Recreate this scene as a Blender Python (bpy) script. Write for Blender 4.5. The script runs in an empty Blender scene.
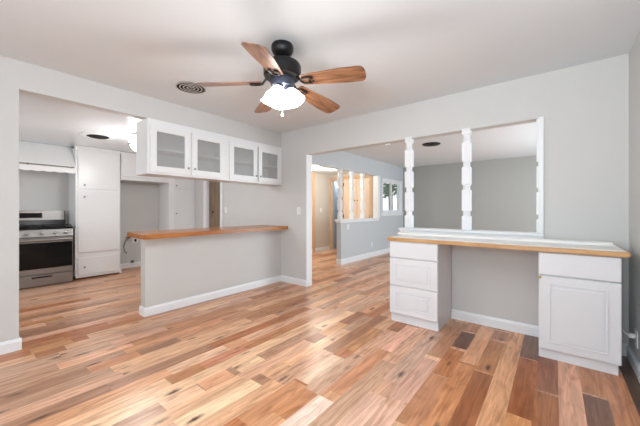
import bpy, bmesh, math, random
from mathutils import Vector, Matrix
random.seed(7)
PI = math.pi
scn = bpy.context.scene
col = scn.collection

# ------------------------------------------------------------------ camera
CX, CY, CZ = 3.5335, -3.4035, 1.183
F_PX = 294.0
cam = bpy.data.cameras.new('camera'); camo = bpy.data.objects.new('camera', cam); col.objects.link(camo)
cam.sensor_fit = 'HORIZONTAL'; cam.sensor_width = 36.0
cam.lens = 36.0 * F_PX / 640.0
cam.shift_y = -(213 - 209.5) / 640.0
cam.clip_start = 0.05
camo.location = (CX, CY, CZ)
camo.rotation_euler = (PI / 2, 0, math.radians(38.517))
scn.camera = camo

# ------------------------------------------------------------------ world, light, exposure
w = bpy.data.worlds.new('world'); scn.world = w; w.use_nodes = True
bg = w.node_tree.nodes['Background']
bg.inputs[0].default_value = (0.86, 0.93, 1.0, 1); bg.inputs[1].default_value = 1.3
scn.view_settings.view_transform = 'Standard'; scn.view_settings.look = 'None'
scn.view_settings.gamma = 1; scn.view_settings.exposure = 0.40
scn.view_settings.use_curve_mapping = False

def area(name, loc, direction, sx, sy, power, color):
    l = bpy.data.lights.new(name, 'AREA'); l.shape = 'RECTANGLE'; l.size = sx; l.size_y = sy
    l.energy = power; l.color = color
    o = bpy.data.objects.new(name, l); col.objects.link(o); o.location = loc
    o.rotation_euler = Vector(direction).to_track_quat('-Z', 'Y').to_euler()
    return o
def point(name, loc, power, color, radius):
    l = bpy.data.lights.new(name, 'POINT'); l.energy = power; l.color = color; l.shadow_soft_size = radius
    o = bpy.data.objects.new(name, l); col.objects.link(o); o.location = loc
    return o
# added unseen fill lights in two window openings behind the camera
area('front_fill', (2.85, -5.19, 1.35), (0, 1, 0), 1.05, 1.8, 31, (0.84, 0.925, 1.0))
area('front_fill_west', (1.55, -5.19, 1.35), (0, 1, 0), 1.05, 1.8, 2.5, (0.87, 0.935, 1.0))
# unseen fill light added beside the camera to brighten the ceiling
area('ceiling_fill', (3.72, -3.6, 1.55), (.12, .35, 1), .5, .5, 48, (0.86, 0.94, 1.0))
# unseen fill light added in the living room's right-hand wall opening
area('living_fill', (5.2, 2.7, 1.25), (-1, 0, .2), 2.6, 2.0, 82, (0.80, 0.92, 1.0))
# unseen daylight fill in the opening at the kitchen's left-hand end
area('kitchen_end_fill', (-1.7, -3.96, 1.45), (0, 1, 0), 1.6, 1.1, 8, (0.96, 0.98, 1.0))

# ------------------------------------------------------------------ materials
def lin(r, g, b):
    def f(c):
        c /= 255.0
        return c / 12.92 if c <= 0.04045 else ((c + 0.055) / 1.055) ** 2.4
    return (f(r), f(g), f(b), 1)
def mat(name, rgb, rough=0.6, metal=0.0, noise=0.0, scale=30, bump=0.0, spec=0.5):
    m = bpy.data.materials.new(name); m.use_nodes = True
    nt = m.node_tree; b = nt.nodes['Principled BSDF']
    c = lin(*rgb)
    b.inputs['Base Color'].default_value = c; b.inputs['Roughness'].default_value = rough
    b.inputs['Metallic'].default_value = metal; b.inputs['Specular IOR Level'].default_value = spec
    if noise or bump:
        tc = nt.nodes.new('ShaderNodeTexCoord'); n = nt.nodes.new('ShaderNodeTexNoise')
        n.inputs['Scale'].default_value = scale; n.inputs['Detail'].default_value = 4
        nt.links.new(tc.outputs['Object'], n.inputs['Vector'])
        if noise:
            mx = nt.nodes.new('ShaderNodeMix'); mx.data_type = 'RGBA'
            mx.inputs[6].default_value = tuple(x * (1 - noise) for x in c[:3]) + (1,)
            mx.inputs[7].default_value = tuple(min(1, x * (1 + noise)) for x in c[:3]) + (1,)
            nt.links.new(n.outputs['Fac'], mx.inputs[0]); nt.links.new(mx.outputs[2], b.inputs['Base Color'])
        if bump:
            bp = nt.nodes.new('ShaderNodeBump'); bp.inputs['Strength'].default_value = bump; bp.inputs['Distance'].default_value = 0.002
            nt.links.new(n.outputs['Fac'], bp.inputs['Height']); nt.links.new(bp.outputs[0], b.inputs['Normal'])
    return m
def emis(name, rgb, strength):
    m = mat(name, rgb, 0.4); b = m.node_tree.nodes['Principled BSDF']
    b.inputs['Emission Color'].default_value = lin(*rgb); b.inputs['Emission Strength'].default_value = strength
    return m
def wood(name, c1, c2, axis='Y', scale=6.0, rough=0.4, strips=0.0, c3=None):
    """grain stretched along an axis; strips = width of glued butcher-block staves"""
    m = bpy.data.materials.new(name); m.use_nodes = True
    nt = m.node_tree; N = nt.nodes; L = nt.links; b = N['Principled BSDF']
    b.inputs['Roughness'].default_value = rough
    tc = N.new('ShaderNodeTexCoord'); mp = N.new('ShaderNodeMapping')
    s = {'X': (0.12, 1, 1), 'Y': (1, 0.12, 1), 'Z': (1, 1, 0.12)}[axis]
    mp.inputs['Scale'].default_value = tuple(scale * q for q in s)
    L.new(tc.outputs['Object'], mp.inputs['Vector'])
    n = N.new('ShaderNodeTexNoise'); n.inputs['Scale'].default_value = 4; n.inputs['Detail'].default_value = 6; n.inputs['Distortion'].default_value = 0.6
    L.new(mp.outputs[0], n.inputs['Vector'])
    r = N.new('ShaderNodeValToRGB'); r.color_ramp.elements[0].color = lin(*c1); r.color_ramp.elements[1].color = lin(*c2)
    r.color_ramp.elements[0].position = 0.33; r.color_ramp.elements[1].position = 0.68
    L.new(n.outputs['Fac'], r.inputs[0])
    out = r.outputs[0]
    if strips:
        br = N.new('ShaderNodeTexBrick'); br.inputs['Scale'].default_value = 1.0
        br.inputs['Brick Width'].default_value = 0.5; br.inputs['Row Height'].default_value = strips
        br.inputs['Mortar Size'].default_value = 0.0006
        br.inputs['Color1'].default_value = (0.72, 0.72, 0.72, 1); br.inputs['Color2'].default_value = (1, 1, 1, 1); br.inputs['Mortar'].default_value = (0.45, 0.4, 0.35, 1)
        m2 = N.new('ShaderNodeMapping')
        if axis == 'Y': m2.inputs['Rotation'].default_value = (0, 0, PI / 2)
        L.new(tc.outputs['Object'], m2.inputs['Vector']); L.new(m2.outputs[0], br.inputs['Vector'])
        mx = N.new('ShaderNodeMix'); mx.data_type = 'RGBA'; mx.blend_type = 'MULTIPLY'; mx.inputs[0].default_value = 0.6
        L.new(out, mx.inputs[6]); L.new(br.outputs[0], mx.inputs[7]); out = mx.outputs[2]
    L.new(out, b.inputs['Base Color'])
    return m
def glass(name, tint, alpha, rough=0.05):
    m = bpy.data.materials.new(name); m.use_nodes = True
    nt = m.node_tree; N = nt.nodes; L = nt.links
    b = N['Principled BSDF']; b.inputs['Base Color'].default_value = lin(*tint); b.inputs['Roughness'].default_value = rough
    t = N.new('ShaderNodeBsdfTransparent'); mx = N.new('ShaderNodeMixShader'); mx.inputs[0].default_value = alpha
    L.new(t.outputs[0], mx.inputs[1]); L.new(b.outputs[0], mx.inputs[2])
    L.new(mx.outputs[0], N['Material Output'].inputs[0])
    return m

M = {}
M['wall'] = mat('wall_paint', (205, 205, 203), 0.7, noise=0.015, scale=4, bump=0.02)
M['wall_window_tint'] = mat('window_tinted_wall_paint', (200, 205, 208), 0.6, noise=0.015, scale=4)  # bluish tint of the window light put into the wall colour
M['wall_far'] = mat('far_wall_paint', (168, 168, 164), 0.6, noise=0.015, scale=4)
M['wall_hall'] = mat('hall_wall_paint', (205, 198, 188), 0.7, noise=0.02, scale=4)
M['ceiling'] = mat('ceiling_paint', (224, 229, 232), 0.8, noise=0.01, scale=3)
M['ceiling_kitchen'] = mat('kitchen_ceiling_gloss', (226, 229, 232), 0.22, noise=0.01, scale=3)
M['white'] = mat('white_trim_paint', (236, 238, 240), 0.4)
M['cab'] = mat('white_cabinet_paint', (226, 228, 231), 0.38)
M['cabold'] = mat('white_gloss_cabinet_paint', (234, 235, 236), 0.28, noise=0.01, scale=5)
M['steel'] = mat('stainless_steel', (150, 147, 144), 0.38, 0.9, noise=0.05, scale=2)
M['hood'] = mat('white_hood_enamel', (246, 246, 245), 0.4)
M['steel_dark'] = mat('brushed_steel_knob', (150, 148, 146), 0.3, 1.0)
M['black'] = mat('black_enamel', (18, 18, 20), 0.2)
M['iron'] = mat('cast_iron', (14, 14, 15), 0.55)
M['blackglass'] = mat('black_oven_glass', (9, 9, 11), 0.1, spec=0.3)
M['bronze'] = mat('dark_bronze', (38, 37, 38), 0.35, 0.6)
M['gunmetal'] = mat('bluish_gunmetal', (70, 76, 90), 0.35, 0.5)
M['dark'] = mat('dark_void', (22, 20, 19), 0.9)
M['blade'] = wood('fan_blade_wood', (84, 52, 34), (164, 118, 86), 'X', 10, 0.3)
M['block'] = wood('butcher_block_honey', (164, 98, 44), (196, 128, 66), 'Y', 5, 0.25, 0.045)
M['block2'] = wood('butcher_block_pale', (198, 146, 88), (222, 178, 126), 'X', 5, 0.35, 0.04)
M['peach'] = wood('unpainted_door_wood', (230, 206, 182), (240, 220, 198), 'Z', 3, 0.5)
M['casing_wood'] = wood('unpainted_casing_wood', (205, 165, 128), (222, 188, 152), 'Z', 4, 0.5)
M['brown'] = wood('brown_closet_door_wood', (118, 98, 80), (142, 120, 98), 'Z', 4, 0.45)
M['cabglass'] = glass('obscure_cabinet_glass', (196, 196, 194), 0.34, 0.3)
M['winglass'] = glass('window_glass', (200, 215, 215), 0.08, 0.02)
M['lamp'] = emis('lit_frosted_glass', (255, 250, 244), 5.0)
M['lamp_kitchen'] = emis('lit_kitchen_glass', (255, 253, 250), 4.0)
M['lamp_hall'] = emis('lit_hall_glass', (255, 244, 228), 5.0)
M['lamp_small'] = emis('lit_small_lens', (255, 252, 248), 1.6)
M['vent_blade'] = mat('grey_vent_blade', (196, 190, 184), 0.5, 0.0)
M['copper'] = mat('copper_pipe', (150, 95, 68), 0.35, 0.9)
M['hose'] = mat('grey_braided_hose', (120, 116, 112), 0.5, 0.3)
M['plastic'] = mat('white_plastic', (236, 235, 232), 0.35)
M['brass'] = mat('aged_brass', (190, 160, 100), 0.35, 0.8)
M['bark'] = mat('bark', (90, 75, 60), 0.9)
M['leaf'] = mat('leaf_green', (92, 118, 78), 0.6, noise=0.3, scale=8)
M['outwall'] = mat('neighbour_white_stucco', (205, 208, 208), 0.8)
M['outground'] = mat('outside_concrete', (170, 168, 160), 0.9)
M['blue'] = mat('pale_blue_door_paint', (170, 188, 205), 0.5)

# ------------------------------------------------------------------ mesh helpers
WL = {}
class MB:
    def __init__(s): s.bm = bmesh.new()
    def box(s, x0, x1, y0, y1, z0, z1, bev=0.0, seg=1):
        b2 = bmesh.new()
        bmesh.ops.create_cube(b2, size=1)
        for v in b2.verts:
            v.co = Vector((x0 + (v.co.x + .5) * (x1 - x0), y0 + (v.co.y + .5) * (y1 - y0), z0 + (v.co.z + .5) * (z1 - z0)))
        if bev: bmesh.ops.bevel(b2, geom=b2.edges[:], offset=bev, segments=seg, affect='EDGES', profile=0.5)
        s.merge(b2); return s
    def merge(s, b2, mtx=None):
        if mtx: bmesh.ops.transform(b2, matrix=mtx, verts=b2.verts)
        me = bpy.data.meshes.new('tmp'); b2.to_mesh(me); b2.free(); s.bm.from_mesh(me); bpy.data.meshes.remove(me)
    def prism(s, pts, vec):
        """pts: 3d polygon, vec: extrusion"""
        b2 = bmesh.new(); vec = Vector(vec)
        a = [b2.verts.new(p) for p in pts]; b = [b2.verts.new(Vector(p) + vec) for p in pts]
        b2.faces.new(a[::-1]); b2.faces.new(b)
        n = len(a)
        for i in range(n): b2.faces.new((a[i], a[(i + 1) % n], b[(i + 1) % n], b[i]))
        bmesh.ops.recalc_face_normals(b2, faces=b2.faces); s.merge(b2); return s
    def lathe(s, c, prof, n=32, mtx=None):
        """prof: (radius, z) pairs from bottom to top; revolved about z through c"""
        b2 = bmesh.new(); rings = []
        for r, z in prof:
            if r < 1e-5: rings.append([b2.verts.new((0, 0, z))])
            else: rings.append([b2.verts.new((r * math.cos(2 * PI * k / n), r * math.sin(2 * PI * k / n), z)) for k in range(n)])
        for A, B in zip(rings, rings[1:]):
            for k in range(n):
                if len(A) == 1 and len(B) == 1: continue
                if len(A) == 1: b2.faces.new((A[0], B[(k + 1) % n], B[k]))
                elif len(B) == 1: b2.faces.new((A[k], A[(k + 1) % n], B[0]))
                else: b2.faces.new((A[k], A[(k + 1) % n], B[(k + 1) % n], B[k]))
        if len(rings[0]) > 1: b2.faces.new(rings[0][::-1])
        if len(rings[-1]) > 1: b2.faces.new(rings[-1])
        bmesh.ops.recalc_face_normals(b2, faces=b2.faces)
        mm = Matrix.Translation(c) @ (mtx or Matrix.Identity(4))
        s.merge(b2, mm); return s
    def cyl(s, p0, p1, r, n=16, r1=None):
        p0 = Vector(p0); p1 = Vector(p1); d = p1 - p0
        q = d.to_track_quat('Z', 'Y').to_matrix().to_4x4()
        return s.lathe(p0, [(r, 0), (r if r1 is None else r1, d.length)], n, q)
    def tube(s, pts, r, n=10):
        pts = [Vector(p) for p in pts]
        b2 = bmesh.new(); rings = []
        up = Vector((0, 0, 1))
        for i, p in enumerate(pts):
            t = (pts[min(i + 1, len(pts) - 1)] - pts[max(i - 1, 0)]).normalized()
            a = t.cross(up)
            if a.length < 0.05: a = t.cross(Vector((1, 0, 0)))
            a.normalize(); b = t.cross(a)
            rings.append([b2.verts.new(p + r * (math.cos(2 * PI * k / n) * a + math.sin(2 * PI * k / n) * b)) for k in range(n)])
        for A, B in zip(rings, rings[1:]):
            for k in range(n): b2.faces.new((A[k], A[(k + 1) % n], B[(k + 1) % n], B[k]))
        b2.faces.new(rings[0][::-1]); b2.faces.new(rings[-1])
        bmesh.ops.recalc_face_normals(b2, faces=b2.faces); s.merge(b2); return s
    def build(s, name, m, parent=None, origin=None, smooth=True):
        if parent is not None: org = WL[parent.name]
        elif origin is not None: org = Vector(origin)
        else: org = Vector((0, 0, 0))
        bmesh.ops.translate(s.bm, verts=s.bm.verts, vec=-org)
        me = bpy.data.meshes.new(name); s.bm.to_mesh(me); s.bm.free()
        me.materials.append(m)
        if smooth:
            me.polygons.foreach_set('use_smooth', [True] * len(me.polygons))
            me.set_sharp_from_angle(angle=math.radians(32))
        o = bpy.data.objects.new(name, me); col.objects.link(o)
        if parent is not None: o.parent = parent; WL[o.name] = org
        else: o.location = org; WL[o.name] = org
        return o
def tag(o, label=None, cat=None, group=None, kind=None):
    if label: o['label'] = label
    if cat: o['category'] = cat
    if group: o['group'] = group
    if kind: o['kind'] = kind
    return o
def thing(name, label, cat, loc, group=None):
    o = bpy.data.objects.new(name, None); col.objects.link(o); o.location = loc; WL[o.name] = Vector(loc)
    o.empty_display_size = 0.1
    return tag(o, label, cat, group)
def struct(name, mb, m, label=None):
    o = mb.build(name, m, smooth=False); o['kind'] = 'structure'
    if label: o['label'] = label
    return o
def arc(cx, cz, r, a0, a1, n):
    return [(cx + r * math.cos(a0 + (a1 - a0) * i / n), cz + r * math.sin(a0 + (a1 - a0) * i / n)) for i in range(n + 1)]
def lathe_knob(mb, p, axis, r=0.016, L=0.026):
    q = Vector(axis).to_track_quat('Z', 'Y').to_matrix().to_4x4()
    mb.lathe(p, [(r * .55, 0), (r * .4, L * .35), (r * .95, L * .55), (r, L * .75), (r * .7, L * .95), (0, L)], 16, q); return mb

# ------------------------------------------------------------------ floor: reclaimed wide boards running along Y
PAL = [((218, 170, 130), 5), ((206, 150, 108), 7), ((188, 128, 84), 5), ((212, 164, 132), 6), ((176, 108, 62), 2), ((158, 96, 56), 1.2), ((226, 184, 144), 2), ((186, 142, 112), 4), ((200, 158, 128), 5), ((168, 122, 92), 2)]
PW, PX0 = 0.12, 3.436 - 0.12 * 72
rows = int((5.4 - PX0) / PW) + 2
pal_c = [p[0] for p in PAL]; pal_w = [p[1] for p in PAL]
EXPL = {}
def board(x, y0, y1, rgb): EXPL.setdefault(int(math.floor((x - PX0) / PW)), []).append((y0, y1, rgb))
for bx0,by0,by1,bc in ((3.38,-0.55,0.02,(128,92,74)), (3.38,-1.38,-0.56,(166,98,54)), (3.38,-1.52,-1.38,(216,152,98)), (3.26,-1.62,0.01,(220,164,120)),
  (3.14,-0.31,-0.07,(182,126,92)), (3.14,-0.98,-0.36,(190,128,82)), (3.14,-1.72,-1.00,(156,96,58)), (3.02,-0.93,-0.07,(218,162,120)),
  (3.02,-1.79,-0.95,(202,138,90)), (2.90,-0.28,0.02,(194,134,94)), (2.90,-0.70,-0.31,(116,78,58)), (2.90,-1.23,-0.75,(190,122,72)),
  (2.90,-1.85,-1.24,(184,126,86)), (2.78,-0.98,-0.08,(190,136,100)), (2.78,-1.67,-1.04,(210,162,138)), (2.66,-1.52,-0.48,(206,166,142)),
  (2.78,-1.99,-1.67,(218,174,148)), (2.06,-1.44,-0.41,(156,102,66)), (2.18,-1.31,-0.77,(190,134,86)), (2.42,-1.13,-0.50,(228,174,146)),
  (2.42,-1.86,-1.13,(204,142,102)), (2.18,-1.90,-1.46,(228,192,162)), (2.42,-2.30,-1.94,(230,202,184)), (2.30,-2.23,-1.94,(194,132,86)),
  (1.94,-1.80,-1.26,(224,174,134)), (1.82,-1.21,-0.86,(208,148,98)), (2.66,-2.15,-1.70,(224,182,156)), (1.94,-2.63,-2.10,(232,196,156)),
  (1.70,-2.09,-1.86,(230,192,152)), (1.34,-2.41,-1.93,(226,184,150)), (1.46,-2.22,-1.83,(208,140,106)), (1.70,-2.61,-2.37,(228,184,148)),
  (0.74,-1.84,-1.59,(208,148,106)), (2.18,-2.39,-1.92,(202,142,98)), (1.70,-2.36,-2.14,(222,162,122)), (3.50,-1.00,-0.31,(146,88,54)),
  (3.50,-1.43,-1.02,(162,100,56)), (3.62,-1.33,-0.28,(212,158,126)), (3.74,-0.85,-0.38,(186,126,84)), (3.74,-1.23,-0.87,(122,84,62)),
  (3.86,-1.16,-0.41,(200,138,98)), (0.62,-2.90,-2.41,(226,172,136)), (0.86,-2.77,-2.44,(208,144,102)), (-0.70,-2.96,-2.63,(194,134,82)),
  (0.14,-2.99,-2.72,(206,148,96)), (0.26,-2.98,-2.79,(174,112,70)), (3.98,-2.6,-0.02,(96,74,62))):  # last board: shade along the right wall put into its colour
    board(bx0,by0,by1,bc)
bm = bmesh.new(); cl = bm.faces.layers.float.new('dummy'); colors = []; rnds = []
for r in range(rows):
    x0 = PX0 + r * PW; x1 = x0 + PW
    ex = sorted(EXPL.get(r, []))
    segs = []; y = -5.4 - random.random()
    while y < 5.6:
        L = random.choice([0.45, 0.6, 0.75, 0.95, 1.2, 1.4]) * random.uniform(0.9, 1.1)
        segs.append((y, y + L, random.choices(pal_c, pal_w)[0])); y += L
    if ex:
        cut = []
        for (a, b, c) in segs:
            parts = [(a, b)]
            for (ea, eb, _) in ex:
                nxt = []
                for (p, q) in parts:
                    if q <= ea or p >= eb: nxt.append((p, q)); continue
                    if p < ea: nxt.append((p, ea))
                    if q > eb: nxt.append((eb, q))
                parts = nxt
            cut += [(p, q, c) for (p, q) in parts if q - p > 1e-4]
        segs = cut + ex
    for (a, b, c) in segs:
        f = bm.faces.new([bm.verts.new(v) for v in ((x0, a, 0), (x1, a, 0), (x1, b, 0), (x0, b, 0))])
        j = random.uniform(0.93, 1.07); k = lin(*c)
        lu = .3 * k[0] + .6 * k[1] + .1 * k[2]; colors.append(tuple(1.12 * j * (q * .95 + lu * .05) for q in k[:3]) + (1,)); rnds.append(random.random())
me = bpy.data.meshes.new('floor'); bm.to_mesh(me); bm.free()
ca = me.color_attributes.new('board_color', 'FLOAT_COLOR', 'CORNER'); uvl = me.uv_layers.new(name='board_uv')
for p in me.polygons:
    vs = [me.vertices[i].co for i in p.vertices]
    w_, h_ = vs[1].x - vs[0].x, vs[3].y - vs[0].y
    for li, (u, v) in zip(p.loop_indices, ((0, 0), (w_, 0), (w_, h_), (0, h_))):
        ca.data[li].color = colors[p.index]
        uvl.data[li].uv = (u + 10 * int(rnds[p.index] * 97), v + 7 * int(rnds[p.index] * 53))
fm = bpy.data.materials.new('reclaimed_board_floor'); fm.use_nodes = True
nt = fm.node_tree; N = nt.nodes; L = nt.links; b = N['Principled BSDF']
at = N.new('ShaderNodeVertexColor'); at.layer_name = 'board_color'
uv = N.new('ShaderNodeUVMap'); uv.uv_map = 'board_uv'
def mapping(src, sc):
    q = N.new('ShaderNodeMapping'); q.inputs['Scale'].default_value = sc; L.new(src, q.inputs['Vector']); return q.outputs[0]
def ramp(src, a, ca_, b_, cb):
    q = N.new('ShaderNodeValToRGB'); e = q.color_ramp.elements; e[0].position = a; e[0].color = ca_; e[1].position = b_; e[1].color = cb
    L.new(src, q.inputs[0]); return q.outputs[0]
def mixc(mode, fac, A, B):
    q = N.new('ShaderNodeMix'); q.data_type = 'RGBA'; q.blend_type = mode
    if isinstance(fac, float): q.inputs[0].default_value = fac
    else: L.new(fac, q.inputs[0])
    for s_, v_ in ((6, A), (7, B)):
        if isinstance(v_, tuple): q.inputs[s_].default_value = v_
        else: L.new(v_, q.inputs[s_])
    return q.outputs[2]
g = N.new('ShaderNodeTexNoise'); g.inputs['Scale'].default_value = 1; g.inputs['Detail'].default_value = 6; g.inputs['Distortion'].default_value = 1.2
L.new(mapping(uv.outputs[0], (34, 2.2, 1)), g.inputs['Vector'])
gr = ramp(g.outputs['Fac'], 0.32, (0.64, 0.57, 0.52, 1), 0.66, (1.22, 1.25, 1.28, 1))
c1 = mixc('MULTIPLY', 0.75, at.outputs[0], gr)
g2 = N.new('ShaderNodeTexNoise'); g2.inputs['Scale'].default_value = 1; g2.inputs['Detail'].default_value = 3; g2.inputs['Distortion'].default_value = 2.0
L.new(mapping(uv.outputs[0], (9, 2.2, 1)), g2.inputs['Vector'])
c2 = mixc('MULTIPLY', ramp(g2.outputs['Fac'], 0.5, (0, 0, 0, 1), 0.75, (1, 1, 1, 1)), c1, (0.70, 0.60, 0.52, 1))
# knots
vo = N.new('ShaderNodeTexVoronoi'); vo.inputs['Scale'].default_value = 1; vo.inputs['Randomness'].default_value = 1
nz = N.new('ShaderNodeTexNoise'); nz.inputs['Scale'].default_value = 40; L.new(uv.outputs[0], nz.inputs['Vector'])
add = N.new('ShaderNodeVectorMath'); add.operation = 'MULTIPLY_ADD'
L.new(nz.outputs['Color'], add.inputs[0]); add.inputs[1].default_value = (0.018, 0.03, 0); L.new(uv.outputs[0], add.inputs[2])
L.new(mapping(add.outputs[0], (8.5, 2.6, 1)), vo.inputs['Vector'])
sel = N.new('ShaderNodeMath'); sel.operation = 'GREATER_THAN'; sel.inputs[1].default_value = 0.22
sx = N.new('ShaderNodeSeparateColor'); L.new(vo.outputs['Color'], sx.inputs[0]); L.new(sx.outputs[0], sel.inputs[0])
kn = ramp(vo.outputs['Distance'], 0.05, (1, 1, 1, 1), 0.19, (0, 0, 0, 1))
kk = N.new('ShaderNodeMath'); kk.operation = 'MULTIPLY'; L.new(kn, kk.inputs[0]); L.new(sel.outputs[0], kk.inputs[1])
c3 = mixc('MIX', kk.outputs[0], c2, (0.07, 0.03, 0.018, 1))
L.new(c3, b.inputs['Base Color'])
b.inputs['Roughness'].default_value = 0.30
bp = N.new('ShaderNodeBump'); bp.inputs['Strength'].default_value = 0.06; bp.inputs['Distance'].default_value = 0.002
L.new(g.outputs['Fac'], bp.inputs['Height']); L.new(bp.outputs[0], b.inputs['Normal'])
me.materials.append(fm)
fo = bpy.data.objects.new('floor', me); col.objects.link(fo); fo['kind'] = 'structure'
s_ = MB(); s_.box(-5.2, 5.4, -5.4, 5.6, -0.12, -0.004); struct('trim_1', s_, M['dark'])

# ------------------------------------------------------------------ shell
T = 0.12
W = MB(); W.box(-T, 0, -5.3, -3.044, 0, 2.44); W.box(-T, 0, -3.044, 0.0, 2.20, 2.44); struct('wall_left', W, M['wall'])
W = MB(); W.box(-T, 0, -2.065, 0, 0, 0.865); struct('wall_peninsula', W, M['wall'])
W = MB()
W.box(-3.42, -2.27, 0, T, 0, 2.44); W.box(-2.27, -1.74, 0, T, 2.0, 2.44); W.box(-1.74, 0.555, 0, T, 0, 2.44)
W.box(0.555, 3.454, 0, T, 2.03, 2.44); W.box(2.10, 3.454, 0, T, 0, 0.885); W.box(3.454, 4.005, 0, T, 0, 2.44)
struct('wall_back', W, M['wall'])
W = MB(); W.box(4.005, 4.125, -5.3, T, 0, 2.44); struct('wall_right', W, M['wall'])
# wall behind the camera with two window openings added for the fill lights
W = MB(); W.box(-T, 4.125, -5.32, -5.2, 0, 0.4); W.box(-T, 4.125, -5.32, -5.2, 2.3, 2.44)
for a, b_ in ((-T, 1.0), (2.1, 2.3), (3.4, 4.125)): W.box(a, b_, -5.32, -5.2, 0.4, 2.3)
struct('wall_front', W, M['wall'])
for i, (a, b_) in enumerate(((1.0, 2.1), (2.3, 3.4))):
    W = MB(); fz = 0.05
    W.box(a, a + fz, -5.30, -5.24, 0.4, 2.3); W.box(b_ - fz, b_, -5.30, -5.24, 0.4, 2.3); W.box(a + fz, b_ - fz, -5.30, -5.24, 0.4, 0.4 + fz); W.box(a + fz, b_ - fz, -5.30, -5.24, 2.3 - fz, 2.3)
    struct('window_%d' % (i + 2), W, M['white'])
# kitchen shell
W = MB(); W.box(-3.42, -3.232, -4.1, 0, 0, 2.44); struct('wall_kitchen', W, M['wall'])
W = MB(); W.box(-3.42, -T, -4.12, -4.0, 0, 0.9); W.box(-3.42, -T, -4.12, -4.0, 2.0, 2.44); W.box(-3.42, -2.5, -4.12, -4.0, .9, 2.0); W.box(-0.9, -T, -4.12, -4.0, .9, 2.0); struct('wall_kitchen_end', W, M['wall'])
W = MB(); W.box(-3.30, -T, -4.0, 0, 2.26, 2.34); struct('ceiling_kitchen', W, M['ceiling_kitchen'])
# living room / hall shell
LX, LY = -0.03, 5.10
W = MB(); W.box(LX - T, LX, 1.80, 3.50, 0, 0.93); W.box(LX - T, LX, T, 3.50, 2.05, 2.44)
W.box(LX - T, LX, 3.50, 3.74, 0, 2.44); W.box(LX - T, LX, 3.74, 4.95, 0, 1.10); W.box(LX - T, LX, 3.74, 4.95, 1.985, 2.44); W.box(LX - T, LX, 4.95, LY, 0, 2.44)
struct('wall_living_left', W, M['wall_window_tint'])
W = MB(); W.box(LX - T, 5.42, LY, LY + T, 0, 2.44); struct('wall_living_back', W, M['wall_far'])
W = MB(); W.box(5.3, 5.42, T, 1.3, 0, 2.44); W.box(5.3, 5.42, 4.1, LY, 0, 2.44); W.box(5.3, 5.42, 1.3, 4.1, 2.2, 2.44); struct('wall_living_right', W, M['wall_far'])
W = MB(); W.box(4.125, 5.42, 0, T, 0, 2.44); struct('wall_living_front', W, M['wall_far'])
W = MB(); W.box(-T, 4.125, -5.32, T, 2.44, 2.54); W.box(LX - T, 5.42, T, LY + T, 2.44, 2.54); struct('ceiling', W, M['ceiling'])
HX = -1.65; HY = 3.58
W = MB(); W.box(HX - T, HX, T, HY, 0, 2.3); struct('wall_hall_left', W, M['wall_hall'])
W = MB(); W.box(HX - T, -1.57, HY, HY + T, 0, 2.3); W.box(-1.57, -1.27, HY, HY + T, 2.03, 2.3); W.box(-1.27, -1.20, HY, HY + T, 0, 2.3); W.box(-1.20, -.33, HY, HY + T, 2.05, 2.3); W.box(-.33, LX - T, HY, HY + T, 0, 2.3); struct('wall_hall_back', W, M['wall_hall'])
W = MB(); W.box(HX - T, LX - T, T, HY + T, 2.2, 2.3); struct('ceiling_hall', W, M['ceiling'])
W = MB(); W.box(-2.1, -1.0, 4.7, 4.82, 0, 2.3); W.box(-2.2, -2.1, HY + T, 4.82, 0, 2.3); W.box(-1.2, -1.1, HY + T, 4.7, 0, 2.3); W.box(-2.2, -1.1, HY + T, 4.82, 2.3, 2.4); struct('wall_bathroom', W, M['wall_window_tint'])

# baseboards: profile with a chamfered top
def base_run(W, p0, p1, n, h=0.098, t=0.015):
    """p0,p1 xy on the wall face; n = outward normal"""
    x0, y0 = p0; x1, y1 = p1; nx, ny = n
    prof = [(0, 0), (t, 0), (t, h * .78), (t * .55, h * .9), (t * .4, h), (0, h)]
    W.prism([(x0 + nx * a, y0 + ny * a, z) for a, z in prof], (x1 - x0, y1 - y0, 0))
W = MB(); base_run(W, (0, -5.2), (0, -3.029), (1, 0)); base_run(W, (-T, -3.044), (0.0, -3.044), (0, 1)); struct('baseboard_left', W, M['white'])
W = MB(); base_run(W, (0, -2.08), (0, 0), (1, 0)); base_run(W, (-T - 0.015, -2.065), (0.0, -2.065), (0, -1)); base_run(W, (-T, -2.065), (-T, 0), (-1, 0)); struct('baseboard_peninsula', W, M['white'])
W = MB(); base_run(W, (0, 0), (0.57, 0), (0, -1)); base_run(W, (0.555, 0), (0.555, T), (1, 0)); base_run(W, (2.66, 0), (3.436, 0), (0, -1)); base_run(W, (3.905, 0), (4.005, 0), (0, -1)); struct('baseboard_back', W, M['white'])
W = MB(); base_run(W, (4.005, -5.2), (4.005, -0.0), (-1, 0)); struct('baseboard_right', W, M['white'])
W = MB(); base_run(W, (-3.232, -1.45), (-3.232, -0.56), (1, 0)); base_run(W, (-1.66, 0), (-T, 0), (0, -1)); struct('baseboard_kitchen', W, M['white'])
W = MB(); base_run(W, (LX, 1.785), (LX, LY), (1, 0), 0.12); base_run(W, (LX - T, 1.80), (LX, 1.80), (0, -1), 0.12); struct('baseboard_living_left', W, M['white'])
W = MB(); base_run(W, (LX, LY), (5.3, LY), (0, -1), 0.12); struct('baseboard_living_back', W, M['white'])
W = MB(); base_run(W, (HX, T), (HX, 2.75), (1, 0), 0.11); base_run(W, (HX, 2.87), (HX, HY), (1, 0), 0.11); struct('baseboard_hall', W, M['white'])

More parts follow.
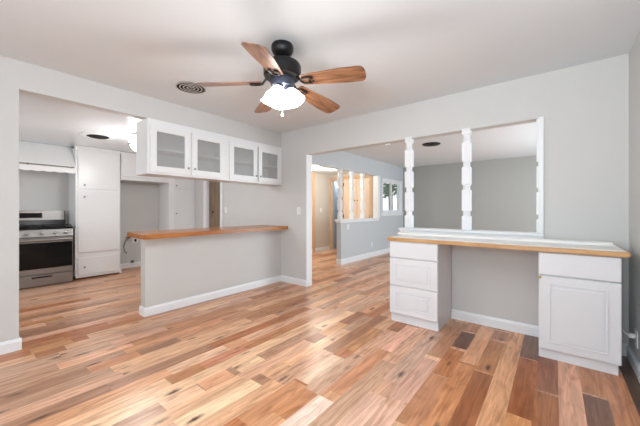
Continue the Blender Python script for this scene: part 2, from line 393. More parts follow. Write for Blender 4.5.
# ------------------------------------------------------------------ window in the living room's left wall (slider)
W = MB(); y0, y1, z0, z1 = 3.74, 4.95, 1.10, 1.985
W.box(LX, LX + .02, y0 - .04, y0, z0, z1); W.box(LX, LX + .02, y1, y1 + .04, z0, z1); W.box(LX, LX + .035, y0 - .06, y1 + .06, z1, z1 + .035)
W.box(LX, LX + .05, y0 - .09, y1 + .09, z0 - .025, z0); W.box(LX, LX + .02, y0 - .07, y1 + .07, z0 - .09, z0 - .025)
for a, b_ in ((y0, y0 + .03), (y1 - .03, y1)): W.box(LX - T, LX, a, b_, z0, z1)
W.box(LX - T, LX, y0 + .03, y1 - .03, z0, z0 + .03); W.box(LX - T, LX, y0 + .03, y1 - .03, z1 - .03, z1)
win = struct('window_1', W, M['white'], 'white sliding window with casing in the grey living room wall'); WL[win.name] = Vector((0, 0, 0))
ym = (y0 + y1) / 2
for nm, a, b_, xx in (('sash', y0 + .03, ym + .03, LX - .085), ('sash', ym - .03, y1 - .03, LX - .045)):
    S = MB(); fw = .035
    S.box(xx, xx + .03, a, a + fw, z0 + .03, z1 - .03); S.box(xx, xx + .03, b_ - fw, b_, z0 + .03, z1 - .03)
    S.box(xx, xx + .03, a + fw, b_ - fw, z0 + .03, z0 + .03 + fw); S.box(xx, xx + .03, a + fw, b_ - fw, z1 - .03 - fw, z1 - .03)
    so = S.build(nm, M['white'], win, smooth=False)
    G = MB(); G.box(xx + .012, xx + .018, a + fw, b_ - fw, z0 + .03 + fw, z1 - .03 - fw); G.build('window_pane', M['winglass'], so, smooth=False)
# outside: neighbour's wall, ground and a leafy tree
W = MB(); W.box(-9, -0.3, 5.3, 16, -0.3, -0.02); tag(struct('ground_outside', W, M['outground']))
def rot_leafs(c, r, n, mtl, parent, name):
    bm2 = bmesh.new()
    for i in range(n):
        th = random.uniform(0, 2 * PI); ph = math.acos(random.uniform(-1, 1)); rr = r * random.uniform(.55, 1) 
        p = Vector((c[0] + rr * math.sin(ph) * math.cos(th), c[1] + rr * math.sin(ph) * math.sin(th), c[2] + .8 * rr * math.cos(ph)))
        q = Matrix.Translation(p) @ Matrix.Rotation(random.uniform(0, 6), 4, 'Z') @ Matrix.Rotation(random.uniform(0, 6), 4, 'X')
        s2 = random.uniform(.06, .11)
        vs = [bm2.verts.new(q @ Vector(v)) for v in ((-s2, 0, 0), (0, -s2 * .45, s2 * .12), (s2, 0, 0), (0, s2 * .45, s2 * .12))]
        bm2.faces.new(vs)
    mb = MB(); mb.bm.free(); mb.bm = bm2
    return mb.build(name, mtl, parent, smooth=False)
tr = thing('tree', 'leafy green tree seen outside through the living room window', 'tree', (-1.9, 8.2, -0.02))
S = MB(); S.tube([(-1.9, 8.2, -0.02), (-1.87, 8.2, .9), (-1.9, 8.23, 1.8), (-1.85, 8.2, 2.4)], .09, 10); S.build('trunk', M['bark'], tr)
rot_leafs((-1.9, 8.2, 2.55), 1.15, 2600, M['leaf'], tr, 'foliage')
o = MB().box(-7.5, -7.3, 6, 16, -.02, 2.0); tag(o.build('garden_wall', M['outwall'], origin=(-7.4, 11, -.02)), 'white garden wall outside beyond the living room window', 'wall')

# ------------------------------------------------------------------ sills and casings
W = MB(); W.box(2.06, 3.462, -0.035, T + .03, 0.935, 0.962, .004); W.box(2.075, 3.458, -0.018, T + .015, 0.905, 0.935, .004); W.box(2.09, 3.454, -0.03, T + .02, 0.886, 0.905, .004)
struct('trim_2', W, M['white'], 'stepped white sill under the three turned posts')
W = MB(); W.box(LX - T - .025, LX + .03, 1.76, 3.50, 0.93, 0.965, .004); W.box(LX - T - .01, LX + .014, 1.785, 3.50, 0.895, 0.93); W.box(LX, LX + .02, 3.44, 3.56, 0.965, 2.06); W.box(LX - T, LX, 3.45, 3.50, .965, 2.05)
struct('trim_3', W, M['white'], 'white sill and side casing of the living room pass-through')
W = MB(); W.box(0.555, 0.565, -0.003, T + .003, 0.098, 2.03); struct('trim_4', W, M['white'])

# ------------------------------------------------------------------ turned posts
def post_mesh(W, x, y, z0, z1, s, blocks, half=None):
    zs = [z0]
    for a, b_ in blocks:
        if half: W.box(half[0], half[1], y - s / 2, y + s / 2, a, b_, .004)
        else: W.box(x - s / 2, x + s / 2, y - s / 2, y + s / 2, a, b_, .004)
    for (a, b_), (c, d) in zip(blocks, blocks[1:]):
        h = c - b_; r = s * .5
        prof = [(r * .9, b_ - .002), (r * .9, b_ + h * .12), (r * .84, b_ + h * .3), (r * .84, b_ + h * .7), (r * .9, c - h * .12), (r * .9, c + .002)]
        if half: W.box(half[0] + (half[1] - half[0]) * .32, half[1], y - s * .36, y + s * .36, b_, c)
        else: W.lathe((x, y, 0), prof, 20)
BL = [(0.963, 1.113), (1.167, 1.39), (1.445, 1.635), (1.692, 1.895), (1.978, 2.029)]
plist = [('white turned post at the left end of the desk sill', 2.174), ('white turned post in the middle of the desk sill', 2.805)]
for lab, x in plist:
    W = MB(); post_mesh(W, x, .025, .96, 2.03, .082, BL); W.box(x - .041, x + .041, -.016, -.001, 2.029, 2.042, .002)
    tag(W.build('turned_post', M['white'], origin=(x, .025, .963)), lab, 'post', 'turned posts above the desk counter')
W = MB(); post_mesh(W, 3.43, .05, .96, 2.06, .10, [(0.963, 1.09), (1.135, 1.345), (1.385, 1.585), (1.625, 2.029)], half=(3.405, 3.453))
W.box(3.42, 3.46, -0.02, -.002, .963, 2.038, .003)
tag(W.build('turned_post', M['white'], origin=(3.43, .06, .963)), 'white half post with notches fixed flat against the wall end', 'post', 'turned posts above the desk counter')
for lab, y in (('leftmost white post on the living room half wall sill', 1.84), ('second white post on the living room half wall sill', 2.31), ('third white post, nearest the side casing of the half wall', 2.79)):
    W = MB(); post_mesh(W, LX - .06, y, .965, 2.05, .085, [(a + .004, min(b_, 2.0) if b_ > 2 else b_) for a, b_ in BL[:-1]] + [(1.98, 2.049)])
    tag(W.build('turned_post', M['white'], origin=(LX - .06, y, .967)), lab, 'post', 'turned posts on the living room half wall')

# ------------------------------------------------------------------ doors in the setting
# brown closet door in the kitchen
D = MB()
for a, b_ in ((-2.253, -2.112), (-2.107, -1.757)): D.box(a, b_, .05, .085, .01, 1.995, .004)
for a, b_ in ((-2.245, -2.135), (-2.065, -1.785)):
    for c, d in ((.12, .9), (1.02, 1.86)): D.box(a, b_, .043, .052, c, d, .006)
d1 = struct('door_1', D, M['brown'], 'brown wooden closet door seen under the glass cabinets'); WL[d1.name] = Vector((0, 0, 0))
K = lathe_knob(MB(), (-2.075, .05, 1.13), (0, -1, 0), .022, .04); K.build('knob', M['bronze'], d1)
W = MB()
for a, b_ in ((-2.37, -2.27), (-1.74, -1.66)): W.box(a, b_, -.02, -.0005, 0, 2.06, .003)
W.box(-2.27, -1.74, -.02, -.0005, 2.0, 2.06, .003)
for a, b_ in ((-2.27, -2.255), (-1.755, -1.74)): W.box(a, b_, 0, T, 0, 2.0)
struct('trim_5', W, M['white'])
# unpainted wood double door at the end of the hall
D = MB(); D.box(-1.195, -.77, HY + .03, HY + .065, .01, 2.045, .004); D.box(-.76, -.335, HY + .03, HY + .065, .01, 2.045, .004)
d2 = struct('door_2', D, M['peach'], 'unpainted pale wood double door at the end of the hall'); WL[d2.name] = Vector((0, 0, 0))
for xk in (-.81, -.72): lathe_knob(MB(), (xk, HY + .03, 1.43), (0, -1, 0), .016, .03).build('knob', M['bronze'], d2)
for xh in (-1.19, -.345):
    for zh in (.95, 1.85): MB().box(xh - .012, xh + .012, HY + .015, HY + .03, zh, zh + .09).build('hinge', M['bronze'], d2)
W = MB(); W.box(-1.65, -1.57, HY - .02, HY, 0, 2.10); W.box(-1.57, -1.27, HY - .02, HY, 2.03, 2.10); W.box(-1.27, -1.20, HY - .02, HY, 0, 2.12); W.box(-.33, -.25, HY - .02, HY, 0, 2.12); W.box(-1.20, -.33, HY - .02, HY, 2.05, 2.12)
struct('trim_6', W, M['casing_wood'])
W = MB(); W.box(HX, HX + .02, 2.75, 2.87, 0, 2.2); struct('trim_7', W, M['casing_wood'])
D = MB(); D.box(-1.80, -1.765, HY + T + .02, HY + T + .66, .01, 2.02, .004); d3 = struct('door_3', D, M['blue'], 'pale blue door standing open beyond the hall'); WL[d3.name] = Vector((0, 0, 0))
lathe_knob(MB(), (-1.765, HY + T + .58, 1.0), (1, 0, 0), .024, .045).build('knob', M['steel_dark'], d3)

# ------------------------------------------------------------------ peninsula counter (honey butcher block)
C = MB(); z0, z1 = .866, .915
C.prism([(0.17, -2.14, z0), (0.17, -0.002, z0), (-.46, -0.002, z0), (-.46, -2.07, z0), (-.42, -2.105, z0), (0.10, -2.155, z0)], (0, 0, z1 - z0))
C.bm.faces.ensure_lookup_table(); bmesh.ops.bevel(C.bm, geom=C.bm.edges[:], offset=.006, segments=2, affect='EDGES')
C.prism([(0.16, -0.012, z0), (0.20, -0.002, z0), (0.20, 0.0, z0), (0.16, 0.0, z0)], (0, 0, .001))
ct = tag(C.build('countertop', M['block'], origin=(-.15, -1.1, z0)), 'honey butcher block counter with clipped corner on the peninsula half wall', 'countertop')
C = MB(); C.box(-T - .02, .02, -2.085, -.0, .845, .8655, .004); struct('trim_8', C, M['white'])

# ------------------------------------------------------------------ desk counter, its cabinets and the loose white boards on it
C = MB(); C.prism([(2.137, -.50, .851), (3.935, -.505, .851), (3.948, -.49, .851), (3.948, -.001, .851), (2.137, -.001, .851)], (0, 0, .034))
bmesh.ops.bevel(C.bm, geom=C.bm.edges[:], offset=.005, segments=2, affect='EDGES')
tag(C.build('desk_countertop', M['block2'], origin=(3.0, -.25, .851)), 'long pale butcher block desk top below the pass-through posts', 'countertop')
def raised_front(x0, x1, y, z0, z1, panel=True, t=.02):
    D = MB(); D.box(x0, x1, y, y + t, z0, z1, .004)
    if panel:
        m = .065
        # recessed moulding ring and raised centre
        a0, a1, c0, c1 = x0 + m, x1 - m, z0 + m * .85, z1 - m * .85
        for (p, q, r_, s_) in ((a0, a1, c0, c0 + .012), (a0, a1, c1 - .012, c1), (a0, a0 + .012, c0 + .012, c1 - .012), (a1 - .012, a1, c0 + .012, c1 - .012)):
            D.box(p, q, y - .0055, y, r_, s_, .002)
        D.prism([(a0 + .03, y, c0 + .03), (a1 - .03, y, c0 + .03), (a1 - .03, y, c1 - .03), (a0 + .03, y, c1 - .03)], (0, -.009, 0))
    return D
dc = thing('drawer_cabinet', 'white drawer cabinet under the left end of the desk top', 'cabinet', (2.41, -.27, 0))
B = MB(); B.box(2.168, 2.66, -.478, -.016, .093, .850); B.build('body', M['cab'], dc)
B = MB(); B.box(2.172, 2.656, -.462, -.016, 0.0, .093); B.build('toe_kick', M['cab'], dc)
for i, (a, b_) in enumerate(((.682, .843), (.392, .674), (.098, .384))):
    raised_front(2.168, 2.66, -.50, a, b_, i > 0).build('drawer', M['cab'], dc)
bc = thing('base_cabinet', 'white single-door base cabinet under the right end of the desk top', 'cabinet', (3.67, -.25, 0))
B = MB(); B.box(3.437, 3.905, -.452, -.016, .078, .850); B.build('body', M['cab'], bc)
B = MB(); B.box(3.437, 3.892, -.444, -.016, 0, .078); B.build('toe_kick', M['cab'], bc)
raised_front(3.437, 3.905, -.474, .668, .843, False).build('drawer', M['cab'], bc)
dr = raised_front(3.437, 3.905, -.474, .082, .658).build('door', M['cab'], bc)
lathe_knob(MB(), (3.445, -.474, .647), (0, -1, 0), .011, .018).build('knob', M['brass'], dr)
MB().box(2.17, 3.925, -.47, -.04, .8852, .893, .002).build('x', M['plastic'])
o = bpy.data.objects['x']; o.name = 'loose_panel'; tag(o, 'thin white panel lying loose flat along the desk top', 'panel')
L_ = MB(); L_.prism([(2.10, -.145, .8932), (2.10, -.06, .8932), (2.10, -.06, .902), (2.10, -.08, .915), (2.10, -.12, .922), (2.10, -.14, .912)], (1.80, 0, 0))
tag(L_.build('moulding_strip', M['plastic'], origin=(3.0, -.1, .8932)), 'long white moulding strip lying loose on the desk top in front of the sill', 'moulding')

# ------------------------------------------------------------------ glass-door wall cabinet over the peninsula
gc = thing('glass_cabinet', 'white wall cabinet with four glass doors hanging above the peninsula', 'cabinet', (-.14, -1.03, 1.58))
FX = 0.018; B = MB(); y0, y1, z0, z1 = -2.05, -.001, 1.583, 2.199
B.box(-.30, -.285, y0, y1, z0, z1); B.box(-.285, -.002, y0, y0 + .02, z0, z1); B.box(-.285, -.002, y1 - .02, y1, z0, z1)
B.box(-.285, -.002, y0 + .02, y1 - .02, z0, z0 + .02); B.box(-.285, -.002, y0 + .02, y1 - .02, z1 - .02, z1); B.box(-.285, -0.005, -1.045, -1.025, z0 + .02, z1 - .02)
# face frame
for a, b_ in ((y0, -1.99), (-1.585, -1.52), (-1.09, -.995), (-.06, y1)): B.box(-.002, FX, a, b_, 1.62, 2.125)
B.box(-.002, FX, y0, y1, 2.125, z1); B.box(-.002, FX, y0, y1, z0, 1.62)
B.build('body', M['cabold'], gc, smooth=False)
MB().box(-.285, -.003, y0 + .02, -1.045, 1.866, 1.886).build('shelf', M['cabold'], gc); MB().box(-.285, -.003, -1.025, y1 - .02, 1.866, 1.886).build('shelf', M['cabold'], gc)
doors = [(-2.027, -1.566, 1), (-1.545, -1.085, -1), (-1.005, -.522, 1), (-.50, -.035, -1)]
for a, b_, side in doors:
    D = MB(); x0, x1 = FX, FX + .02; zb, zt = 1.605, 2.135; m = .07; mb_ = .07
    D.box(x0, x1, a, a + m, zb, zt, .002); D.box(x0, x1, b_ - m, b_, zb, zt, .002); D.box(x0, x1, a + m, b_ - m, zb, zb + mb_, .002); D.box(x0, x1, a + m, b_ - m, zt - mb_, zt, .002)
    do = D.build('door', M['cabold'], gc)
    MB().box(x0 + .006, x0 + .011, a + m - .005, b_ - m + .005, zb + mb_ - .005, zt - mb_ + .005).build('glass_pane', M['cabglass'], do)
    ky = b_ - .03 if side > 0 else a + .03
    lathe_knob(MB(), (x1, ky, 1.685), (1, 0, 0), .014, .026).build('knob', M['steel_dark'], do)
    hy = a if side > 0 else b_
    for hz in (1.70, 2.0): MB().box(x1 - .002, x1 + .004, hy - .006, hy + .006, hz, hz + .06).build('hinge', M['plastic'], do)

# ------------------------------------------------------------------ kitchen: pantry, cabinets by the refrigerator nook
def slab_front(x, y0, y1, z0, z1): return MB().box(x, x + .02, y0, y1, z0, z1, .003)
pc = thing('pantry_cabinet', 'tall white pantry cabinet standing to the right of the stove', 'cabinet', (-3.05, -1.78, 0))
B = MB(); B.box(-3.295, -2.805, -2.10, -1.452, .025, 2.235); B.build('body', M['cabold'], pc)
MB().box(-3.28, -2.87, -2.095, -1.457, 0, .025).build('toe_kick', M['dark'], pc)
MB().box(-2.83, -2.79, -2.112, -1.44, 2.215, 2.259, .006).build('crown', M['cabold'], pc)
for nm, a, b_, kz in (('door', 1.535, 2.18, 1.60), ('door', .452, 1.505, 1.40), ('drawer', .07, .362, .205)):
    do = slab_front(-2.805, -2.07, -1.484, a, b_).build(nm, M['cabold'], pc)
    lathe_knob(MB(), (-2.785, -1.985, kz), (1, 0, 0), .016, .03).build('knob', M['steel_dark'], do)
MB().box(-2.79, -2.76, -2.115, -2.102, .08, .86).build('filler_strip', M['cabold'], pc)
MB().box(-2.845, -2.79, -1.452, -1.435, 0.0, .09, .003).build('end_block', M['plastic'], pc)

nk = thing('wall_cabinet', 'white cabinet bridging the empty refrigerator nook', 'cabinet', (-3.05, -.98, 1.735))
MB().box(-3.28, -2.82, -1.434, -.567, 1.74, 2.255).build('body', M['cabold'], nk)
for a, b_, kk_ in ((-1.42, -1.01, -1.05), (-.995, -.585, -.955)):
    do = slab_front(-2.82, a, b_, 1.80, 2.19).build('door', M['cabold'], nk)
    lathe_knob(MB(), (-2.80, kk_, 1.85), (1, 0, 0), .014, .026).build('knob', M['steel_dark'], do)
tc_ = thing('tall_cabinet', 'tall white cupboard with two knobs beside the kitchen closet door', 'cabinet', (-3.05, -.28, 0))
B = MB(); B.box(-3.29, -2.82, -.565, -.003, 0.0, 2.255); B.build('body', M['cabold'], tc_)
for a, b_, kz in ((1.63, 2.19, 1.69), (.10, 1.605, 1.10)):
    do = slab_front(-2.82, -.48, -.06, a, b_).build('door', M['cabold'], tc_)
    lathe_knob(MB(), (-2.80, -.425, kz), (1, 0, 0), .016, .03).build('knob', M['steel_dark'], do)

# ------------------------------------------------------------------ stove
sy0, sy1 = -2.915, -2.155
st = thing('stove', 'stainless steel gas range with black oven window and five knobs', 'stove', (-2.97, -2.53, 0))
B = MB(); B.box(-3.27, -2.70, sy0, sy1, .03, .885)
for a in (-3.2, -2.76):
    for b_ in (sy0 + .05, sy1 - .05): B.cyl((a, b_, 0), (a, b_, .03), .018)
B.build('body', M['steel'], st)
MB().box(-3.27, -2.66, sy0, sy1, .885, .905, .005).build('cooktop', M['black'], st)
for i in range(3):
    a = sy0 + .02 + i * .243; b_ = a + .234; G = MB(); z = .93
    for yy in (a, (a + b_) / 2, b_): G.tube([(-3.18, yy, .906), (-3.17, yy, z), (-2.70, yy, z), (-2.69, yy, .906)], .007, 8)
    for xx in (-3.17, -3.05, -2.93, -2.81, -2.70): G.tube([(xx, a, z), (xx, b_, z)], .006, 8)
    G.build('grate', M['iron'], st)
for xx, yy in ((-3.05, sy0 + .14), (-2.82, sy0 + .14), (-2.94, sy0 + .38), (-3.05, sy0 + .62), (-2.82, sy0 + .62)):
    MB().lathe((xx, yy, .905), [(.045, 0), (.04, .01), (.02, .014), (0, .014)], 20).build('burner', M['iron'], st)
B = MB(); B.prism([(-3.27, sy0, .905), (-3.19, sy0, .905), (-3.20, sy0, 1.01), (-3.27, sy0, 1.01)], (0, sy1 - sy0, 0)); B.build('lower_backguard', M['black'], st)
B = MB(); B.prism([(-3.27, sy0, 1.01), (-3.185, sy0, 1.01), (-3.205, sy0, 1.165), (-3.27, sy0, 1.168)], (0, sy1 - sy0 - .012, 0)); bg_ = B.build('backguard', M['steel'], st)
MB().box(-3.27, -3.19, sy1 - .012, sy1, .93, 1.15, .004).build('end_cap', M['black'], st)
B = MB(); B.prism([(-3.20, -2.72, 1.045), (-3.185, -2.72, 1.045), (-3.197, -2.72, 1.125), (-3.20, -2.72, 1.125)], (0, .27, 0)); B.build('display', M['blackglass'], bg_)
B = MB(); B.prism([(-2.70, sy0, .765), (-2.655, sy0, .765), (-2.675, sy0, .87), (-2.70, sy0, .884)], (0, sy1 - sy0, 0)); cp = B.build('control_panel', M['steel'], st)
for yy in (sy0 + .09, sy0 + .22, sy0 + .38, sy0 + .54, sy0 + .67):
    q = Vector((1, 0, .2)); lathe_knob(MB(), (-2.662, yy, .82), q, .026, .04).build('knob', M['steel'], st)
D = MB(); D.box(-2.70, -2.655, sy0 + .004, sy1 - .004, .19, .755, .004); od = D.build('oven_door', M['steel'], st)
MB().box(-2.656, -2.650, sy0 + .02, sy1 - .012, .275, .672, .002).build('oven_window', M['blackglass'], od)
H = MB(); H.tube([(-2.61, sy0 + .02, .715), (-2.605, sy0 + .2, .715), (-2.605, sy1 - .2, .715), (-2.61, sy1 - .02, .715)], .019, 12)
for yy in (sy0 + .05, sy1 - .05): H.cyl((-2.655, yy, .715), (-2.61, yy, .715), .011)
H.build('handle', M['steel'], od)
D = MB(); D.box(-2.70, -2.658, sy0 + .004, sy1 - .004, .012, .18, .004); sd = D.build('storage_drawer', M['steel'], st)
MB().box(-2.659, -2.652, sy0 + .27, sy0 + .50, .135, .155, .003).build('handle_slot', M['black'], sd)

# ------------------------------------------------------------------ range hood
rh = thing('range_hood', 'white painted range hood with scalloped lower edge above the stove', 'range hood', (-3.0, -2.6, 1.78))
B = MB(); hy0, hy1 = -3.30, -2.103
bm2 = bmesh.new()
lo = [(-3.298, hy0, 1.90), (-2.77, hy0, 1.90), (-2.77, hy1, 1.90), (-3.298, hy1, 1.90)]
hi = [(-3.298, hy0 + .1, 2.258), (-3.05, hy0 + .1, 2.258), (-3.05, hy1, 2.258), (-3.298, hy1, 2.258)]
A = [bm2.verts.new(p) for p in lo]; Bv = [bm2.verts.new(p) for p in hi]
bm2.faces.new(A[::-1]); bm2.faces.new(Bv)
for i in range(4): bm2.faces.new((A[i], A[(i + 1) % 4], Bv[(i + 1) % 4], Bv[i]))
B.merge(bm2); B.build('canopy', M['hood'], rh, smooth=False)
pts = [(-2.77, hy1, 1.90), (-2.77, hy0, 1.90)]
n = 60
for i in range(n + 1):
    t = i / n; y = hy0 + (hy1 - hy0) * t; pts.append((-2.77, y, 1.79 - .014 * abs(math.sin(t * PI * 9))))
B = MB(); B.prism(pts, (.022, 0, 0)); B.build('valance', M['hood'], rh, smooth=False)
B = MB(); B.tube([(-2.72, hy0 + .2, 1.875), (-2.72, hy1 - .03, 1.875)], .009, 10)
for yy in (-3.0, -2.68, -2.16): B.cyl((-2.75, yy, 1.875), (-2.715, yy, 1.875), .014)
B.build('rail', M['steel'], rh)

# ------------------------------------------------------------------ plumbing in the nook
pv = thing('water_valve', 'copper water valve with looping hose on the nook wall', 'valve', (-3.30, -1.10, .15))
S = MB(); S.tube([(-3.29, -1.20, .62), (-3.24, -1.20, .62), (-3.22, -1.16, .63), (-3.22, -1.08, .64)], .012, 10); S.cyl((-3.22, -1.17, .60), (-3.22, -1.17, .67), .018); S.build('pipe', M['copper'], pv)
S = MB(); S.tube([(-3.22, -1.17, .62), (-3.21, -1.24, .55), (-3.20, -1.27, .45), (-3.21, -1.25, .36), (-3.22, -1.21, .30)], .010, 10); S.build('hose', M['hose'], pv)
S = MB(); S.lathe((-3.245, -1.10, .105), [(.03, 0), (.035, .02), (.02, .045), (0, .05)], 16); S.build('stub', M['hose'], pv)
o = MB(); o.box(-3.30, -3.27, -1.08, -.99, .50, .60, .004); bx = tag(o.build('outlet_box', M['plastic'], origin=(-3.29, -1.03, .5)), 'white outlet box on the nook wall under the counter corner', 'outlet')
MB().box(-3.272, -3.268, -1.055, -1.015, .52, .58, .003).build('socket', M['dark'], bx)

for nm, dx in (('pantry_cabinet', .068), ('wall_cabinet', .068), ('tall_cabinet', .068), ('range_hood', .068), ('stove', .04), ('water_valve', .068), ('outlet_box', .068)):
    bpy.data.objects[nm].location.x += dx

# ------------------------------------------------------------------ switches and outlets
def plate(name, c, n, label, cat, kind, w_=.075, h_=.118):
    c = Vector(c); n = Vector(n); t = thing(name, label, cat, c)
    a = Vector((n.y, -n.x, 0)) if abs(n.z) < .5 else Vector((1, 0, 0))
    def bx_(u0, u1, d0, d1, z0, z1, bev):
        p = [c + a * u0 + n * d0, c + a * u1 + n * d1]
        return MB().box(min(p[0].x, p[1].x), max(p[0].x, p[1].x), min(p[0].y, p[1].y), max(p[0].y, p[1].y), c.z + z0, c.z + z1, bev)
    pl_ = bx_(-w_ / 2, w_ / 2, 0.0005, .007, -h_ / 2, h_ / 2, .002).build('cover_plate', M['plastic'], t)
    if kind == 'switch': bx_(-.012, .012, .006, .013, -.025, .025, .002).build('rocker', M['white'], t)
    else:
        for dz in (-.024, .024):
            bx_(-.016, .016, .006, .009, dz - .015, dz + .015, .001).build('socket', M['white'], t)
            for du in (-.007, .007): bx_(du - .0015, du + .0015, .0085, .0095, dz - .006, dz + .006, 0).build('slot', M['dark'], t)
    return t
plate('light_switch', (.40, 0, 1.165), (0, -1, 0), 'white light switch on the wall between peninsula and hallway opening', 'light switch', 'switch')
plate('light_switch', (-1.56, 0, 1.17), (0, -1, 0), 'white light switch beside the brown closet door in the kitchen', 'light switch', 'switch')
plate('light_switch', (LX, 2.07, .80), (1, 0, 0), 'white switch just under the sill of the living room half wall', 'light switch', 'switch')
plate('light_switch', (HX, 3.15, 1.17), (1, 0, 0), 'white light switch on the hall wall', 'light switch', 'switch')
plate('wall_outlet', (LX, 3.15, .31), (1, 0, 0), 'white outlet low on the living room half wall', 'outlet', 'outlet')

wo = plate('wall_outlet', (4.005, -.30, .245), (-1, 0, 0), 'white outlet low on the right wall beside the base cabinet', 'outlet', 'outlet', .08, .125)
cb = thing('power_cord', 'white power cord plugged into the outlet on the right wall', 'cord', (3.98, -.30, .25))
MB().box(3.962, 3.995, -.315, -.285, .245, .275, .004).build('plug', M['plastic'], cb)
MB().tube([(3.965, -.30, .26), (3.95, -.27, .265), (3.935, -.20, .27), (3.925, -.12, .262), (3.92, -.05, .25), (3.92, -.02, .22)], .0055, 8).build('cable', M['plastic'], cb)

# ------------------------------------------------------------------ ceiling registers
v1 = thing('ceiling_vent', 'round dark louvered vent in the ceiling left of the fan', 'vent', (.605, -1.86, 2.44)); x, y, z = .605, -1.86, 2.44; r = .145
MB().lathe((x, y, z), [(0, -.004), (r * .97, -.004), (r * .97, -.0005), (0, -.0005)], 40).build('backing', M['dark'], v1)
for k in range(4):
    rr = r * (1 - .235 * k)
    bmr = MB(); b2 = bmesh.new(); n_ = 48
    prof = [(rr - .011, -.009), (rr - .001, -.0095), (rr, -.007), (rr - .010, -.0065)]
    R_ = [[b2.verts.new((x + p[0] * math.cos(2 * PI * j / n_), y + p[0] * math.sin(2 * PI * j / n_), z + p[1])) for j in range(n_)] for p in prof]
    for q in range(4):
        for j in range(n_): b2.faces.new((R_[q][j], R_[q][(j + 1) % n_], R_[(q + 1) % 4][(j + 1) % n_], R_[(q + 1) % 4][j]))
    bmesh.ops.recalc_face_normals(b2, faces=b2.faces); bmr.merge(b2); bmr.build('louver', M['vent_blade'], v1)
MB().lathe((x, y, z), [(0, -.022), (.014, -.021), (.016, -.004), (0, -.004)], 20).build('hub', M['steel_dark'], v1)

v2 = thing('ceiling_vent', 'round vent with dark centre and white rim in the kitchen ceiling', 'vent', (-1.68, -2.06, 2.26)); x, y, z = -1.68, -2.06, 2.26
MB().lathe((x, y, z), [(0, -.012), (.19, -.012), (.215, -.006), (.22, -.0005), (0, -.0005)], 40).build('rim', M['white'], v2)
MB().lathe((x, y, z), [(0, -.03), (.11, -.026), (.135, -.013), (.135, -.011), (0, -.011)], 36).build('grille', M['dark'], v2)
v3 = thing('ceiling_vent', 'flat round dark vent in the living room ceiling', 'vent', (1.69, 2.34, 2.44)); x, y, z = 1.69, 2.34, 2.44
MB().lathe((x, y, z), [(0, -.020), (.15, -.018), (.165, -.008), (.165, -.0005), (0, -.0005)], 40).build('grille', M['iron'], v3)
MB().lathe((x, y, z), [(0, -.030), (.05, -.028), (.055, -.018), (0, -.018)], 30).build('hub', M['bronze'], v3)

# ------------------------------------------------------------------ ceiling lights
kl = thing('ceiling_light', 'glowing round flush ceiling light in the kitchen beside the glass cabinet', 'ceiling light', (-1.15, -1.68, 2.26))
x, y, z = -1.15, -1.68, 2.26
MB().lathe((x, y, z), [(.12, -.02), (.13, -.02), (.13, -.001), (.12, -.001)], 36).build('base', M['steel_dark'], kl)
MB().lathe((x, y, z), [(.15, -.135), (.152, -.09), (.14, -.022), (.12, -.021)], 36).build('upper_shade', M['lamp_kitchen'], kl)
MB().lathe((x, y, z), [(.15, -.155), (.165, -.15), (.165, -.14), (.15, -.135)], 36).build('band', M['steel_dark'], kl)
MB().lathe((x, y, z), [(0, -.245), (.06, -.24), (.11, -.215), (.145, -.156)], 36).build('lower_shade', M['lamp_kitchen'], kl)
point('kitchen_lamp_glow', (x, y, 1.9), 20, (.97, .975, .97), .15)
hl = thing('ceiling_light', 'warm glowing round flush ceiling light in the hall', 'ceiling light', (-.80, 1.80, 2.2)); x, y, z = -.80, 1.80, 2.2
MB().lathe((x, y, z), [(.17, -.03), (.175, -.02), (.175, -.001), (0, -.001)], 30).build('base', M['brass'], hl)
MB().lathe((x, y, z), [(0, -.11), (.08, -.10), (.14, -.07), (.16, -.03)], 30).build('shade', M['lamp_hall'], hl)
point('bathroom_fill', (-1.6, 4.2, 2.1), 8, (.9, .95, 1), .1)  # unseen light added to brighten the room beyond the hall
point('hall_end_fill', (-.9, 2.6, 2.12), 8, (1, .92, .82), .08)  # unseen light added to brighten the doors at the hall end
point('hall_lamp_glow', (x, y, 1.98), 24, (1, .90, .78), .12)
ll = thing('ceiling_light', 'small round flat light in the living room ceiling behind the opening', 'ceiling light', (1.06, 1.72, 2.44)); x, y, z = 1.06, 1.72, 2.44
MB().lathe((x, y, z), [(.085, -.012), (.095, -.001), (0, -.001)], 30).build('rim', M['white'], ll)
MB().lathe((x, y, z), [(0, -.016), (.07, -.015), (.08, -.012)], 30).build('lens', M['lamp_small'], ll)

# ------------------------------------------------------------------ ceiling fan
fx, fy = 1.905, -1.82
cf = thing('ceiling_fan', 'dark bronze ceiling fan with five wooden blades and lit glass shades', 'ceiling fan', (fx, fy, 2.44))
def at(z): return (fx, fy, z)
MB().lathe(at(0), [(.022, 2.352), (.05, 2.358), (.072, 2.375), (.083, 2.40), (.085, 2.425), (.08, 2.4395)], 36).build('canopy', M['bronze'], cf)
MB().lathe(at(0), [(.013, 2.30), (.013, 2.355)], 16).build('downrod', M['bronze'], cf)
MB().lathe(at(0), [(.10, 2.185), (.13, 2.19), (.142, 2.205), (.144, 2.25), (.143, 2.275), (.132, 2.295), (.10, 2.305), (.03, 2.312), (.02, 2.34)], 40).build('motor_housing', M['bronze'], cf)
MB().lathe(at(0), [(.072, 2.115), (.085, 2.12), (.09, 2.14), (.085, 2.185), (.10, 2.187)], 32).build('switch_housing', M['gunmetal'], cf)
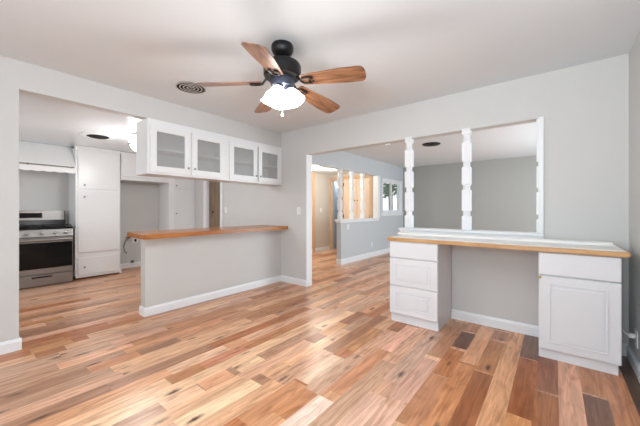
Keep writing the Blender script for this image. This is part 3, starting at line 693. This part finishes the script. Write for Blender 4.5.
# blades
def fan_blade(ang, zt=2.13, L0=.155, L1=.64):
    rt = Matrix.Translation((fx, fy, 0)) @ Matrix.Rotation(math.radians(ang), 4, 'Z')
    z0 = 2.155; droop = math.atan2(z0 - zt, L1 - L0); pit = math.radians(-14)
    b2 = bmesh.new(); pts = []
    w0, w1 = .056, .078
    outline = [(L0, -w0 * .8), (L0 + .015, -w0)]
    for i in range(1, 9): outline.append((L0 + (L1 - .06 - L0) * i / 8, -(w0 + (w1 - w0) * min(1, i / 6))))
    for i in range(1, 12):
        a = -PI / 2 + PI * i / 12; outline.append((L1 - .06 + .06 * math.copysign(abs(math.cos(a)) ** .6, math.cos(a)), w1 * math.copysign(abs(math.sin(a)) ** .75, math.sin(a))))
    for i in range(8, 0, -1): outline.append((L0 + (L1 - .06 - L0) * i / 8, (w0 + (w1 - w0) * min(1, i / 6))))
    outline += [(L0 + .015, w0), (L0, w0 * .8)]
    A = [b2.verts.new((p, q, .003)) for p, q in outline]; Bb = [b2.verts.new((p, q, -.003)) for p, q in outline]
    b2.faces.new(A); b2.faces.new(Bb[::-1]); n = len(A)
    for i in range(n): b2.faces.new((A[i], Bb[i], Bb[(i + 1) % n], A[(i + 1) % n]))
    bmesh.ops.recalc_face_normals(b2, faces=b2.faces)
    loc = Matrix.Translation((0, 0, z0)) @ Matrix.Translation((L0, 0, 0)) @ Matrix.Rotation(droop, 4, 'Y') @ Matrix.Rotation(pit, 4, 'X') @ Matrix.Translation((-L0, 0, 0))
    me = bpy.data.meshes.new('blade'); b2.to_mesh(me); b2.free(); me.materials.append(M['blade'])
    o = bpy.data.objects.new('blade', me); col.objects.link(o); o.parent = cf
    o.matrix_local = Matrix.Translation((-fx, -fy, -2.44)) @ rt @ loc
    # blade iron: open forked bracket under the blade
    b3 = MB()
    b3.tube([(.10, 0, .045), (.13, 0, .02), (.155, 0, -.008)], .009, 8)
    b3.tube([(.15, 0, -.010), (.17, .028, -.010), (.235, .034, -.010), (.25, .012, -.010)], .006, 8)
    b3.tube([(.15, 0, -.010), (.17, -.028, -.010), (.235, -.034, -.010), (.25, -.012, -.010)], .006, 8)
    b3.tube([(.235, .034, -.010), (.215, 0, -.010), (.235, -.034, -.010)], .005, 8)
    me2 = bpy.data.meshes.new('blade_iron'); b3.bm.to_mesh(me2); b3.bm.free(); me2.materials.append(M['bronze'])
    o2 = bpy.data.objects.new('blade_iron', me2); col.objects.link(o2); o2.parent = o
    return o
for a, zt_, l1_ in ((20, 2.135, .64), (88, 2.11, .665), (154, 2.12, .65), (217, 2.145, .655), (300, 2.105, .63)): fan_blade(a, zt_, .155, l1_)
# light kit: four bell shades tilted outwards
for k in range(4):
    a = math.radians(20 + 90 * k); d = Vector((math.cos(a), math.sin(a), 0))
    p0 = Vector(at(2.12)) + d * .045; ax = (d * .48 - Vector((0, 0, 1))).normalized()
    q = ax.to_track_quat('Z', 'Y').to_matrix().to_4x4()
    MB().lathe(p0, [(.018, 0), (.030, .012), (.030, .035), (.022, .04)], 20, q).build('socket_cup', M['gunmetal'], cf)
    sh = MB(); prof = [(.026, .03), (.040, .045), (.056, .075), (.068, .105), (.082, .138), (.078, .138), (.064, .105), (.052, .078), (.036, .05), (.022, .036)]
    sh.lathe(p0, prof, 28, q).build('glass_shade', M['lamp'], cf)
    MB().lathe(p0, [(.012, .035), (.026, .06), (.03, .085), (.02, .108), (0, .115)], 16, q).build('bulb', M['lamp'], cf)
ch = MB(); ch.tube([at(2.115), (fx + .01, fy - .01, 2.0), (fx + .012, fy - .012, 1.915)], .0015, 6); ch.lathe((fx + .012, fy - .012, 1.885), [(0, 0), (.008, .006), (.009, .02), (.004, .032), (0, .034)], 12); ch.build('pull_chain', M['plastic'], cf)
point('fan_lamp_glow', (fx, fy, 1.93), 18, (.95, .965, 1), .12)
